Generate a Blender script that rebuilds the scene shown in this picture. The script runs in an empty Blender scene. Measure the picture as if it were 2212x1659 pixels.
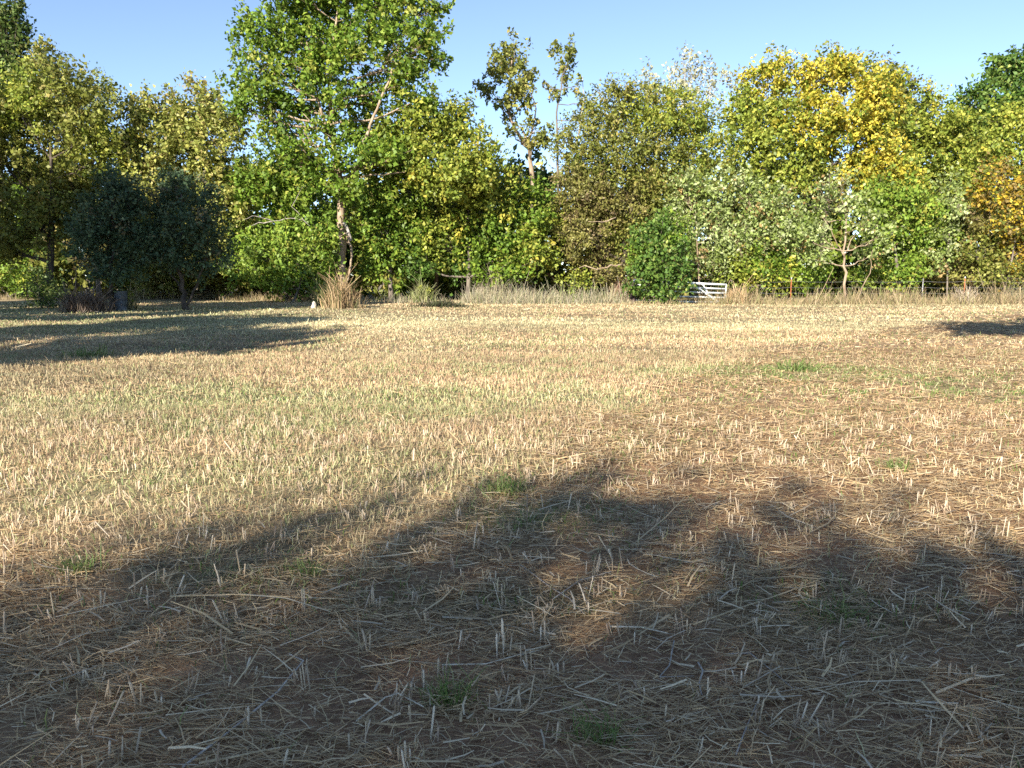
import bpy, math
import numpy as np
R = math.radians
scene = bpy.context.scene
C = scene.collection

# ---------------------------------------------------------------- camera
PITCH, FPX, CAMZ = R(7.7), 1736.0, 1.6
cam_d = bpy.data.cameras.new('camera'); cam = bpy.data.objects.new('camera', cam_d); C.objects.link(cam)
cam.location = (0, 0, CAMZ); cam.rotation_euler = (R(90) - PITCH, 0, 0)
cam_d.sensor_width = 36; cam_d.lens = 36 * FPX / 2212; cam_d.clip_start = .05; cam_d.clip_end = 6000
scene.camera = cam
# ---------------------------------------------------------------- sky, sun, exposure
SUN_AZ, SUN_EL = R(205), R(24)          # low, behind the camera on the left
w = bpy.data.worlds.new('World'); scene.world = w; w.use_nodes = True
nt = w.node_tree; nt.nodes.clear()
sky = nt.nodes.new('ShaderNodeTexSky'); sky.sky_type = 'NISHITA'; sky.sun_disc = False
sky.sun_elevation = SUN_EL; sky.sun_rotation = SUN_AZ; sky.altitude = 3000
sky.air_density = 1.0; sky.dust_density = 0.0; sky.ozone_density = 2.8
bg = nt.nodes.new('ShaderNodeBackground'); bg.inputs['Strength'].default_value = 0.096
wo = nt.nodes.new('ShaderNodeOutputWorld')
hs = nt.nodes.new('ShaderNodeHueSaturation'); hs.inputs['Saturation'].default_value = .91
nt.links.new(sky.outputs[0], hs.inputs['Color']); nt.links.new(hs.outputs[0], bg.inputs[0]); nt.links.new(bg.outputs[0], wo.inputs[0])
sd = bpy.data.lights.new('sun', 'SUN'); sd.energy = 4.8; sd.angle = R(.53); sd.color = (1, .92, .8)
sun = bpy.data.objects.new('sun', sd); C.objects.link(sun)
SUNV = np.array([math.sin(SUN_AZ) * math.cos(SUN_EL), math.cos(SUN_AZ) * math.cos(SUN_EL), math.sin(SUN_EL)])
sun.rotation_euler = (R(90) - SUN_EL, 0, R(180) - SUN_AZ)
sun.location = (-8, -30, 30)
scene.view_settings.view_transform = 'Standard'; scene.view_settings.look = 'None'
scene.view_settings.exposure = 1.4; scene.view_settings.gamma = 1
scene.view_settings.use_curve_mapping = False
cy = scene.cycles
cy.max_bounces = 6; cy.diffuse_bounces = 3; cy.glossy_bounces = 2; cy.transmission_bounces = 4
cy.use_denoising = False

# ---------------------------------------------------------------- helpers
def W(px, py, D):
    """2212x1659 picture pixel at ground distance D (m) -> world point"""
    dx = (px - 1106) / FPX; dv = (829.5 - py) / FPX
    t = D / (math.cos(PITCH) + dv * math.sin(PITCH))
    return np.array([dx * t, D, CAMZ + t * (-math.sin(PITCH) + dv * math.cos(PITCH))])
def G(px, py):
    dv = (829.5 - py) / FPX
    t = CAMZ / (math.sin(PITCH) - dv * math.cos(PITCH))
    return np.array([(px - 1106) / FPX * t, t * (math.cos(PITCH) + dv * math.sin(PITCH))])
def nrm(a):
    return a / np.maximum(np.linalg.norm(a, axis=-1, keepdims=True), 1e-9)
def _hash(ix, iy, s):
    h = (ix.astype(np.int64) * 374761393 + iy.astype(np.int64) * 668265263 + s * 69069) & 0xffffffff
    h = ((h ^ (h >> 13)) * 1274126177) & 0xffffffff
    return ((h ^ (h >> 16)) & 0xffff) / 65535.0
def noise(x, y, s=0):
    x = np.asarray(x, float); y = np.asarray(y, float)
    ix = np.floor(x); iy = np.floor(y); fx = x - ix; fy = y - iy
    fx = fx * fx * (3 - 2 * fx); fy = fy * fy * (3 - 2 * fy)
    a = _hash(ix, iy, s); b = _hash(ix + 1, iy, s); c = _hash(ix, iy + 1, s); d = _hash(ix + 1, iy + 1, s)
    return (a * (1 - fx) + b * fx) * (1 - fy) + (c * (1 - fx) + d * fx) * fy
def fbm(x, y, s=0, o=4):
    v = 0; a = .5
    for i in range(o):
        v = v + a * noise(x * 2 ** i, y * 2 ** i, s + i * 17); a *= .5
    return v / (1 - .5 ** o)
def sstep(a, b, x):
    t = np.clip((x - a) / (b - a), 0, 1); return t * t * (3 - 2 * t)

def mesh_np(name, verts, quads=None, tris=None, cols=None, mat=None, smooth=False):
    me = bpy.data.meshes.new(name)
    verts = np.asarray(verts, np.float32).reshape(-1, 3)
    loops = []; starts = []; n = 0
    if quads is not None and len(quads):
        quads = np.asarray(quads, np.int32); loops.append(quads.ravel()); starts.append(np.arange(len(quads), dtype=np.int32) * 4); n = len(quads) * 4
    if tris is not None and len(tris):
        tris = np.asarray(tris, np.int32); loops.append(tris.ravel()); starts.append(n + np.arange(len(tris), dtype=np.int32) * 3)
    loops = np.concatenate(loops); starts = np.concatenate(starts)
    me.vertices.add(len(verts)); me.vertices.foreach_set('co', verts.ravel())
    me.loops.add(len(loops)); me.loops.foreach_set('vertex_index', loops)
    me.polygons.add(len(starts)); me.polygons.foreach_set('loop_start', starts)
    if smooth:
        me.polygons.foreach_set('use_smooth', np.ones(len(starts), bool))
    me.update(calc_edges=True)
    if cols is not None:                     # one colour per vertex
        at = me.attributes.new('tint', 'FLOAT_COLOR', 'POINT')
        cc = np.ones((len(verts), 4), np.float32); cc[:, :3] = cols
        at.data.foreach_set('color', cc.ravel())
    if mat: me.materials.append(mat)
    return me
def obj(name, me, parent=None, loc=None):
    o = bpy.data.objects.new(name, me); C.objects.link(o)
    if parent: o.parent = parent
    if loc is not None: o.location = loc
    return o
def tag(o, label=None, cat=None, group=None, kind=None):
    if label: o['label'] = label
    if cat: o['category'] = cat
    if group: o['group'] = group
    if kind: o['kind'] = kind
    return o
def empty(name, loc, label, cat, group=None):
    o = bpy.data.objects.new(name, None); C.objects.link(o); o.location = loc; o.empty_display_size = .3
    return tag(o, label, cat, group)

class MB:
    def __init__(s): s.v = []; s.q = []; s.t = []; s.n = 0
    def tube(s, pts, radii, k=7, rng=None, rough=0, cap=True):
        pts = np.asarray(pts, float); m = len(pts)
        radii = np.broadcast_to(np.asarray(radii, float), (m,))
        tan = np.gradient(pts, axis=0); tan = nrm(tan)
        ref = np.array([0, 0, 1.]) if abs(tan[0, 2]) < .8 else np.array([0, 1., 0])
        base = s.n
        for i in range(m):
            u = nrm(np.cross(tan[i], ref)); vv = np.cross(tan[i], u)
            a = np.arange(k) * 2 * math.pi / k
            r = radii[i] * (1 + (rng.uniform(-rough, rough, k) if rng is not None else 0))
            s.v.append(pts[i] + (np.cos(a) * r)[:, None] * u + (np.sin(a) * r)[:, None] * vv)
        for i in range(m - 1):
            for j in range(k):
                j2 = (j + 1) % k
                s.q.append((base + i * k + j, base + i * k + j2, base + (i + 1) * k + j2, base + (i + 1) * k + j))
        s.n += m * k
        if cap:
            for e, i in ((0, 0), (1, m - 1)):
                s.v.append(pts[i][None]); c = s.n; s.n += 1
                for j in range(k):
                    a, b = base + i * k + j, base + i * k + (j + 1) % k
                    s.t.append((c, b, a) if e == 0 else (c, a, b))
    def box(s, c, h, rot=None):
        c = np.asarray(c, float); h = np.asarray(h, float)
        p = np.array([(x, y, z) for x in (-1, 1) for y in (-1, 1) for z in (-1, 1)], float) * h
        if rot is not None: p = p @ np.asarray(rot).T
        b = s.n; s.v.append(p + c); s.n += 8
        s.q += [(b + i, b + j, b + k, b + l) for i, j, k, l in ((0, 1, 3, 2), (4, 6, 7, 5), (0, 4, 5, 1), (2, 3, 7, 6), (0, 2, 6, 4), (1, 5, 7, 3))]
    def mesh(s, name, mat, smooth=True, off=None):
        v = np.concatenate(s.v)
        if off is not None: v = v - off
        return mesh_np(name, v, s.q, s.t, None, mat, smooth)

# ---------------------------------------------------------------- materials
def new_mat(name):
    m = bpy.data.materials.new(name); m.use_nodes = True
    n = m.node_tree; n.nodes.clear()
    out = n.nodes.new('ShaderNodeOutputMaterial')
    return m, n, out
def leaf_mat(name, trans=.28, rough=.5, spec=.3):
    m, n, out = new_mat(name)
    a = n.nodes.new('ShaderNodeAttribute'); a.attribute_name = 'tint'
    p = n.nodes.new('ShaderNodeBsdfPrincipled'); p.inputs['Roughness'].default_value = rough
    p.inputs['Specular IOR Level'].default_value = spec
    t = n.nodes.new('ShaderNodeBsdfTranslucent'); mx = n.nodes.new('ShaderNodeMixShader'); mx.inputs[0].default_value = trans
    n.links.new(a.outputs['Color'], p.inputs['Base Color']); n.links.new(a.outputs['Color'], t.inputs['Color'])
    n.links.new(p.outputs[0], mx.inputs[1]); n.links.new(t.outputs[0], mx.inputs[2]); n.links.new(mx.outputs[0], out.inputs[0])
    return m
def noisy_mat(name, c1, c2, scale=8, rough=.85, stretch=(1, 1, 1), bump=.3, metallic=0, detail=6):
    m, n, out = new_mat(name)
    tc = n.nodes.new('ShaderNodeTexCoord'); mp = n.nodes.new('ShaderNodeMapping'); mp.inputs['Scale'].default_value = stretch
    nz = n.nodes.new('ShaderNodeTexNoise'); nz.inputs['Scale'].default_value = scale; nz.inputs['Detail'].default_value = detail
    rp = n.nodes.new('ShaderNodeValToRGB'); rp.color_ramp.elements[0].color = (*c1, 1); rp.color_ramp.elements[1].color = (*c2, 1)
    rp.color_ramp.elements[0].position = .35; rp.color_ramp.elements[1].position = .68
    p = n.nodes.new('ShaderNodeBsdfPrincipled'); p.inputs['Roughness'].default_value = rough; p.inputs['Metallic'].default_value = metallic
    p.inputs['Specular IOR Level'].default_value = .25
    b = n.nodes.new('ShaderNodeBump'); b.inputs['Strength'].default_value = bump; b.inputs['Distance'].default_value = .02
    L = n.links.new
    L(tc.outputs['Object'], mp.inputs[0]); L(mp.outputs[0], nz.inputs[0]); L(nz.outputs[0], rp.inputs[0])
    L(rp.outputs[0], p.inputs['Base Color']); L(nz.outputs[0], b.inputs['Height']); L(b.outputs[0], p.inputs['Normal']); L(p.outputs[0], out.inputs[0])
    return m
LEAF = leaf_mat('leaf', .34); STRAW = leaf_mat('straw', .12, .6, .25); GRASS = leaf_mat('grass_blade', .3, .5, .3)
BARK_TAN = noisy_mat('bark_tan', (.2, .14, .09), (.42, .33, .23), 6, stretch=(1, 1, .25))
BARK_GREY = noisy_mat('bark_grey', (.09, .075, .06), (.24, .2, .16), 7, stretch=(1, 1, .25))
BARK_DARK = noisy_mat('bark_dark', (.04, .032, .026), (.12, .095, .075), 7, stretch=(1, 1, .25))
BARK_PALE = noisy_mat('bark_pale', (.26, .22, .17), (.5, .45, .37), 7, stretch=(1, 1, .3))
DEADWOOD = noisy_mat('dead_wood', (.2, .17, .14), (.46, .42, .37), 9, stretch=(1, 1, .2))
GATE = noisy_mat('gate_paint', (.5, .53, .53), (.74, .77, .76), 5, .6, bump=.1)
POSTWOOD = noisy_mat('old_post_wood', (.04, .028, .026), (.12, .085, .08), 12, stretch=(1, 1, .15))
RUST = noisy_mat('rusty_steel', (.3, .08, .03), (.5, .2, .09), 20, .7)
STEEL = noisy_mat('dull_steel', (.2, .2, .2), (.4, .4, .39), 20, .5, metallic=.4)
DRUM = noisy_mat('drum_paint', (.07, .08, .09), (.2, .21, .22), 6, .6)
STONE = noisy_mat('pale_stone', (.4, .36, .3), (.62, .57, .48), 9)

# ---------------------------------------------------------------- field description (world metres)
def height(x, y):
    near = 1 - sstep(60, 200, np.hypot(x, y))
    h = (fbm(x * .12, y * .12, 3, 3) - .5) * .16 + (fbm(x * .9, y * .9, 8, 3) - .5) * .05
    return h * near * sstep(.5, 4, np.hypot(x, y) + 1.5)
XB_Y = [0, 3, 4.2, 6.2, 8, 11, 15, 19, 25, 32, 60]
XB_X = [-4, -3.2, -.9, .1, .6, 1.7, 4.2, 7.2, 12, 19, 40]
def blob(x, y, px, py, rx, ry):
    c = G(px, py); return np.exp(-(((x - c[0]) / rx) ** 2 + ((y - c[1]) / ry) ** 2))
def field(x, y):
    """lying straw, green, bare soil and tone of the field at (x, y)"""
    wob = (fbm(x * .7, y * .7, 21, 3) - .5) * 2.2
    xb = np.interp(y, XB_Y, XB_X)
    lying = sstep(-.7, .8, x - xb + wob)
    lying = np.maximum(lying, (1 - sstep(3.6, 5.0, y + wob * .8)) * .9)
    n1 = fbm(x * .35, y * .35, 31, 4); n2 = fbm(x * 1.3, y * 1.3, 41, 3); n3 = fbm(x * .11 + 4, y * .11, 51, 3)
    green = .2 * sstep(.45, .6, n3) + .6 * sstep(.48, .7, n1) * sstep(.42, .62, n2) * (1 - .5 * lying)
    green = green + .8 * blob(x, y, 850, 860, 3.0, 1.1) + .5 * blob(x, y, 700, 1010, 1.6, .9) + .6 * blob(x, y, 330, 870, 3, 1.2) + .5 * blob(x, y, 1080, 740, 2.2, 1.0) + .4 * blob(x, y, 200, 1050, 1.2, .7)
    green = green + (1.0 * blob(x, y, 1720, 800, 1.9, .75) + .8 * blob(x, y, 1940, 815, 2.0, .8) + .7 * blob(x, y, 2110, 850, 1.4, .9) + .55 * blob(x, y, 1450, 800, 1.2, .7)) * sstep(.3, .55, n2 + .1)
    green = green + (.8 * blob(x, y, 1140, 1110, .45, .4) + .6 * blob(x, y, 1800, 1320, .5, .3) + .5 * blob(x, y, 1150, 1300, .7, .2) + .5 * blob(x, y, 500, 1250, .5, .18))
    green = green + .35 * sstep(40, 44, y) * sstep(10, 0, np.abs(x - 14))
    green = green + .5 * sstep(-5, -12, x) * sstep(20, 24, y) * sstep(44, 38, y)
    bare = .75 * sstep(.5, .68, fbm(x * .6 + 9, y * .6, 61, 4)) * lying
    bare = bare + .6 * blob(x, y, 2050, 830, 1.6, .5) + .55 * blob(x, y, 1950, 750, 4, .8) * sstep(.4, .6, n2) + .6 * blob(x, y, 1640, 890, 1.6, .7)
    bare = bare + .5 * blob(x, y, 850, 1390, .5, .3) + .5 * blob(x, y, 250, 1270, .8, .3) + .5 * blob(x, y, 1400, 1450, .7, .3) + .35 * blob(x, y, 470, 740, 2.5, .6)
    tone = np.clip(.5 + (n3 - .5) * 2.2 + 1.2 * (n1 - .5), 0, 1)
    return np.clip(lying, 0, 1), np.clip(green, 0, 1), np.clip(bare, 0, .95), tone
def worn(x, y):
    """uneven bleaching of the straw, in streaks along the mowing direction"""
    return .98 + 1.0 * (fbm(x * .16 + 2, y * .5, 131, 4) - .5) + .5 * (fbm(x * .7, y * 1.5, 141, 3) - .5)
def pick(rng, n, pal, wts):
    pal = np.asarray(pal, float); wts = np.asarray(wts, float); wts = wts / wts.sum()
    return pal[rng.choice(len(pal), n, p=wts)]

# ---------------------------------------------------------------- ground sheet
def ground():
    def axis(lo, hi, step, n_out, far):
        inner = np.arange(lo, hi + 1e-6, step)
        g = np.geomspace(1, far, n_out)
        return inner, g
    xi = np.arange(-24, 24.01, .22); g = np.cumsum(np.geomspace(.3, 320, 34))
    xs = np.concatenate([-24 - g[::-1], xi, 24 + g])
    yi = np.concatenate([np.arange(-3, 14, .1), np.arange(14, 62, .3)]); g2 = np.cumsum(np.geomspace(.4, 400, 34)); g3 = np.cumsum(np.geomspace(.3, 100, 16))
    ys = np.concatenate([yi[0] - g3[::-1], yi, yi[-1] + g2])
    X, Y = np.meshgrid(xs, ys); Z = height(X, Y)
    ly, gr, ba, to = field(X, Y)
    straw = np.array([.33, .265, .155]) * (1 - to[..., None]) + np.array([.37, .265, .165]) * to[..., None]
    grass = np.array([.19, .2, .09]); soil = np.array([.33, .185, .105])
    near = 1 - sstep(5, 22, Y)
    near = (near * (.22 + .6 * ly))[..., None]; col = straw * (1 - near) + soil * near
    col = col * worn(X, Y)[..., None]
    k = np.clip(ba, 0, 1)[..., None]; col = col * (1 - .8 * k) + soil * .8 * k
    k = (gr * .7)[..., None]; col = col * (1 - k) + grass * k
    m, n = X.shape
    idx = np.arange(m * n).reshape(m, n)
    q = np.stack([idx[:-1, :-1], idx[:-1, 1:], idx[1:, 1:], idx[1:, :-1]], -1).reshape(-1, 4)
    mat, nn, out = new_mat('field_ground'); L = nn.links.new
    at = nn.nodes.new('ShaderNodeAttribute'); at.attribute_name = 'tint'
    tc = nn.nodes.new('ShaderNodeTexCoord')
    mp = nn.nodes.new('ShaderNodeMapping'); mp.inputs['Scale'].default_value = (1, .6, 1)
    nz = nn.nodes.new('ShaderNodeTexNoise'); nz.inputs['Scale'].default_value = 26; nz.inputs['Detail'].default_value = 8; nz.inputs['Roughness'].default_value = .7
    n2 = nn.nodes.new('ShaderNodeTexNoise'); n2.inputs['Scale'].default_value = 2.3; n2.inputs['Detail'].default_value = 5
    mr = nn.nodes.new('ShaderNodeMapRange'); mr.inputs[1].default_value = .3; mr.inputs[2].default_value = .72; mr.inputs[3].default_value = .55; mr.inputs[4].default_value = 1.35
    m2 = nn.nodes.new('ShaderNodeMapRange'); m2.inputs[1].default_value = .3; m2.inputs[2].default_value = .7; m2.inputs[3].default_value = .82; m2.inputs[4].default_value = 1.15
    mul = nn.nodes.new('ShaderNodeMath'); mul.operation = 'MULTIPLY'
    vm = nn.nodes.new('ShaderNodeVectorMath'); vm.operation = 'SCALE'
    p = nn.nodes.new('ShaderNodeBsdfPrincipled'); p.inputs['Roughness'].default_value = .95; p.inputs['Specular IOR Level'].default_value = .1
    b = nn.nodes.new('ShaderNodeBump'); b.inputs['Strength'].default_value = .7; b.inputs['Distance'].default_value = .03
    L(tc.outputs['Object'], mp.inputs[0]); L(mp.outputs[0], nz.inputs[0]); L(tc.outputs['Object'], n2.inputs[0])
    L(nz.outputs[0], mr.inputs[0]); L(n2.outputs[0], m2.inputs[0]); L(mr.outputs[0], mul.inputs[0]); L(m2.outputs[0], mul.inputs[1])
    L(at.outputs['Color'], vm.inputs[0]); L(mul.outputs[0], vm.inputs['Scale']); L(vm.outputs[0], p.inputs['Base Color'])
    L(nz.outputs[0], b.inputs['Height']); L(b.outputs[0], p.inputs['Normal']); L(p.outputs[0], out.inputs[0])
    me = mesh_np('ground', np.stack([X, Y, Z], -1), q, None, col.reshape(-1, 3), mat, True)
    tag(obj('ground', me), 'broad mown field of pale dry stubble reaching the trees', 'field', kind='structure')
ground()

# ---------------------------------------------------------------- trees
PAL = {
 'green':  ([(.115, .185, .022), (.085, .145, .018), (.17, .23, .03), (.23, .245, .04)], [4, 3, 3, 1.2]),
 'bright': ([(.15, .225, .03), (.11, .18, .024), (.2, .26, .04), (.26, .26, .045)], [4, 3, 3, 1.2]),
 'deep':   ([(.06, .115, .022), (.08, .145, .026), (.115, .175, .034), (.22, .25, .07)], [3, 4, 3, .8]),
 'ygreen': ([(.2, .235, .035), (.14, .185, .028), (.28, .29, .05), (.36, .31, .05)], [4, 3.6, 2.6, .6]),
 'olive':  ([(.16, .175, .034), (.115, .135, .026), (.21, .21, .05), (.25, .215, .06)], [4, 3, 3, 1]),
 'paley':  ([(.28, .285, .07), (.21, .23, .05), (.36, .33, .1), (.14, .17, .035), (.25, .2, .08)], [4, 3, 2, 2, 1]),
 'yellow': ([(.42, .355, .045), (.34, .31, .04), (.2, .22, .03), (.5, .4, .07), (.11, .16, .02)], [4, 3, 2.6, 2, 1.8]),
 'silver': ([(.26, .31, .12), (.2, .255, .075), (.145, .19, .04), (.35, .38, .2), (.26, .18, .07)], [4, 3.4, 3, 1.5, .8]),
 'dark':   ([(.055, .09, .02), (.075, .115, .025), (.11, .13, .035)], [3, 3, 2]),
 'orange': ([(.3, .2, .035), (.4, .3, .03), (.2, .15, .05), (.13, .15, .03), (.5, .37, .03)], [3, 2.4, 3, 3, 1.2]),
 'white':  ([(.38, .37, .22), (.28, .28, .15), (.46, .44, .3), (.1, .09, .05)], [3, 2, 2, .7]),
 'brown':  ([(.19, .18, .048), (.14, .14, .038), (.23, .2, .07), (.16, .12, .06)], [4, 3, 2, 2]),
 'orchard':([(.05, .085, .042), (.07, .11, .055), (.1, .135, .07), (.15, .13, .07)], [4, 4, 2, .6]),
}
def scatter(rng, lobes, dens, per, leaf, clump=(.4, 1.2), tight=.27, wid=.62, droop=.3, upb=.5, shell=.42):
    """leaf quads clustered into sprays through the volume of the lobes; returns verts, colours, spray centres"""
    V = []; K = []; cents = []
    for (c, r, pal) in lobes:
        c = np.asarray(c, float); r = np.asarray(r, float)
        nc = max(3, int(1.12 * dens * math.pi * r[0] * r[2] + rng.random()))
        d = nrm(rng.normal(size=(nc, 3)))
        rad = rng.random(nc) ** shell
        # lumpy outline
        rad *= 1 + .24 * np.sin(d[:, 0] * 5 + d[:, 2] * 7 + rng.random() * 6) * np.cos(d[:, 1] * 6 + rng.random() * 6)
        cc = c + d * rad[:, None] * r
        cc = cc[cc[:, 2] > .25]
        nc = len(cc)
        if not nc: continue
        cents.append(cc)
        out = nrm((cc - c) / r + np.array([0, 0, .001]))
        ax = nrm(out * .75 + np.array([0, 0, upb]) + rng.normal(size=(nc, 3)) * .45)
        Lc = rng.uniform(*clump, nc); cnt = rng.poisson(per * .74, nc) + 4
        ci = np.repeat(np.arange(nc), cnt); n = len(ci)
        t = rng.uniform(-.45, .75, n)
        p = cc[ci] + ax[ci] * (t * Lc[ci])[:, None] + rng.normal(size=(n, 3)) * (tight * Lc[ci] * (1 - .55 * np.clip(t, 0, 1)))[:, None]
        p[:, 2] = np.maximum(p[:, 2], .1)
        a = nrm(rng.normal(size=(n, 3)) * .8 + ax[ci] * .5 - np.array([0, 0, droop]))
        nn = nrm(rng.normal(size=(n, 3)) * .7 + out[ci] * .8 + np.array([0, 0, .35]))
        b = nrm(np.cross(nn, a)); nn = np.cross(a, b)
        L = leaf * 1.3 * rng.uniform(.6, 1.35, n); w_ = L * wid * .5 * rng.uniform(.8, 1.2, n)
        fold = w_ * rng.uniform(.1, .5, n)
        mid = p + a * (L * .45)[:, None]
        q = np.stack([p, mid + b * w_[:, None] + nn * fold[:, None], p + a * L[:, None] - nn * (L * .12)[:, None], mid - b * w_[:, None] + nn * fold[:, None]], 1)
        V.append(q.reshape(-1, 3))
        cols, wt = PAL[pal]
        base = pick(rng, nc, cols, wt) * rng.uniform(.82, 1.18, (nc, 1))
        lc = 1.3 * np.where(rng.random((n, 1)) < .62, base[ci], pick(rng, n, cols, wt)) * rng.uniform(.7, 1.3, (n, 1))
        K.append(np.repeat(np.clip(lc, .01, .8), 4, axis=0))
    return np.concatenate(V), np.concatenate(K), cents
def crown_mesh(name, V, K, off):
    return mesh_np(name, V - off, np.arange(len(V)).reshape(-1, 4), None, K, LEAF)
def bez(p0, p1, p2, n):
    t = np.linspace(0, 1, n)[:, None]
    return (1 - t) ** 2 * p0 + 2 * t * (1 - t) * p1 + t * t * p2

TREES = []
SEED = [100]
def tree(name, label, cat, bx, D, lobes, pal, dens=6.0, per=46, leaf=.175, trunk=None, tr=.16, bark=None, group=None, base=None,
         twig=.55, px=True, droop=.3, upb=.5, clump=(.4, 1.2), tight=.27, wid=.62, shell=.42, limbs=None, depth=.85, back=0):
    SEED[0] += 1; rng = np.random.default_rng(SEED[0])
    bark = bark or BARK_GREY
    if px:
        ls = []
        for l in lobes:
            dd = l[4] if len(l) > 4 and l[4] is not None else rng.uniform(-1.0, 1.0)
            p = l[5] if len(l) > 5 else pal
            c = W(l[0], l[1], D + dd); s = (D + dd) / FPX
            rx, rz = l[2] * s, l[3] * s
            ls.append((c, (rx, max(.5, depth * .5 * (rx + rz)), rz), p))
        b0 = np.array([W(bx, 600, D + back)[0], D + back, 0.])
    else:
        ls = [(np.array(l[:3]), l[3], l[4] if len(l) > 4 else pal) for l in lobes]
        b0 = np.array([bx, D, 0.])
    b0[2] = float(height(b0[0], b0[1])) - .03
    root = empty(name, b0, label, cat, group)
    V, K, cents = scatter(rng, ls, dens, per, leaf, clump, tight, wid, droop, upb, shell)
    obj('crown', crown_mesh('crown', V, K, b0), root)
    # trunk with limbs
    mb = MB()
    cz = np.array([l[0] for l in ls]); top = cz[np.argmax(cz[:, 2])]
    if trunk is None:
        zt = max(.6, top[2] * .8)
        mid = b0 + (np.array([top[0], top[1], zt]) - b0) * np.array([.35, .35, .5]) + rng.normal(size=3) * np.array([.25, .2, 0])
        tp = bez(b0, mid, np.array([b0[0] * .5 + top[0] * .5, b0[1] * .5 + top[1] * .5, zt]), 9)
    else:
        tp = np.array([W(a, b, D + (c if c else 0)) for a, b, c in [(*t, 0) if len(t) == 2 else t for t in trunk]]); tp[0] = b0
        tt = np.linspace(0, len(tp) - 1, len(tp) * 3 - 2); i0 = np.minimum(tt.astype(int), len(tp) - 2); f = (tt - i0)[:, None]
        tp = tp[i0] * (1 - f) + tp[i0 + 1] * f
        tp[1:-1] += rng.normal(size=(len(tp) - 2, 3)) * .04
    m = len(tp); rad = tr * (1 - .78 * np.linspace(0, 1, m)) ; rad[0] *= 1.45
    mb.tube(tp, rad, 8, rng, .1)
    for (c, r, _), cc in zip(ls, cents):
        z0 = c[2] - .75 * r[2] - .12 * np.linalg.norm(c[:2] - b0[:2])
        i = int(np.argmin(np.abs(tp[:, 2] - z0))); i = min(max(i, 1), m - 2)
        a = tp[i]; ra = rad[i] * .62
        bend = (a + c) / 2 + np.array([(c[0] - a[0]) * .18, (c[1] - a[1]) * .18, -.1 * np.linalg.norm(c - a)])
        lp = bez(a, bend, c + rng.normal(size=3) * r * .2, 7); lp[1:-1] += rng.normal(size=(5, 3)) * .05
        lr = np.linspace(ra, max(.012, ra * .25), 7)
        mb.tube(lp, lr, 6, rng, .08, cap=False)
        for q in cc[rng.random(len(cc)) < twig * min(1, 40 / max(1, len(cc)))]:
            j = rng.integers(2, 7)
            md = (lp[j] + q) / 2 + np.array([0, 0, -.08]) + rng.normal(size=3) * .06
            mb.tube([lp[j], md, q], [max(.012, lr[j] * .5), max(.009, lr[j] * .3), .006], 4, cap=False)
    obj('trunk', mb.mesh('trunk', bark, True, b0), root)
    if limbs:
        for nm, pts, r0, r1, mt in limbs:
            l = MB(); P = np.array([W(a, b, D + c) for a, b, c in pts])
            tt = np.linspace(0, len(P) - 1, len(P) * 3 - 2); i0 = np.minimum(tt.astype(int), len(P) - 2); f = (tt - i0)[:, None]
            P = P[i0] * (1 - f) + P[i0 + 1] * f; P[1:-1] += rng.normal(size=(len(P) - 2, 3)) * .03
            l.tube(P, np.linspace(r0, r1, len(P)), 7, rng, .1)
            obj(nm, l.mesh(nm, mt, True, b0), root)
    return root

T = tree
# --- left group
T('broadleaf_tree', 'tall dark tree cut by the left edge, behind the left trees', 'tree', -10, 61, [(-25, 60, 70, 65), (30, 55, 28, 45), (15, 125, 45, 55), (-20, 200, 90, 80), (40, 20, 10, 26), (50, 90, 14, 30)], 'dark', leaf=.22, per=34, tr=.25, upb=1.3)
T('broadleaf_tree', 'small pointed dark green treetop beside the tall left-edge tree', 'tree', 92, 60, [(95, 120, 24, 36), (88, 165, 50, 40), (110, 240, 60, 60)], 'olive', leaf=.2, per=36)
T('broadleaf_tree', 'big bushy olive tree at left, sunlit above and shaded below', 'tree', 99, 49,
  [(50, 220, 90, 70, None, 'ygreen'), (135, 205, 70, 65, None, 'olive'), (205, 260, 62, 75), (50, 340, 110, 90), (185, 360, 85, 80), (70, 460, 100, 80), (-50, 300, 90, 130), (0, 520, 70, 45), (170, 450, 70, 60), (225, 330, 45, 70, None, 'ygreen')],
  'olive', tr=.26, bark=BARK_DARK)
T('broadleaf_tree', 'pale thin-leaved treetop poking above the bushy left tree', 'tree', 212, 53, [(205, 185, 32, 26), (225, 215, 30, 30), (190, 240, 40, 40)], 'silver', dens=5, per=34, leaf=.115)
T('broadleaf_tree', 'pale yellow-green tree, left of the two behind the small trees', 'tree', 335, 51, [(315, 270, 45, 62), (365, 265, 42, 62), (325, 370, 75, 80), (300, 470, 70, 80), (290, 310, 40, 50), (330, 550, 70, 40, 2, 'olive')], 'paley', leaf=.19, upb=.9, back=8, bark=BARK_DARK)
T('broadleaf_tree', 'pale yellow-green tree just left of the tallest tree', 'tree', 445, 52, [(430, 245, 52, 58), (480, 260, 50, 55), (395, 290, 45, 50), (445, 350, 85, 80), (400, 440, 80, 70), (490, 440, 60, 80), (440, 530, 90, 60, None, 'olive'), (430, 590, 70, 26, 2, 'olive')], 'paley', leaf=.19, upb=.9, back=7, bark=BARK_DARK)
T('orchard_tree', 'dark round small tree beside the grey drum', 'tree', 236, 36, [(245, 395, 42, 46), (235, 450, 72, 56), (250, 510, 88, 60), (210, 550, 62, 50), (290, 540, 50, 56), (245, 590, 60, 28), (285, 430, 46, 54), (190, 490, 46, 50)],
  'orchard', dens=9, per=48, leaf=.125, trunk=[(236, 674), (238, 640), (242, 600), (246, 520), (246, 440)], tr=.13, bark=BARK_DARK, clump=(.3, .7), wid=.5, group='small round orchard trees')
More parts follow.
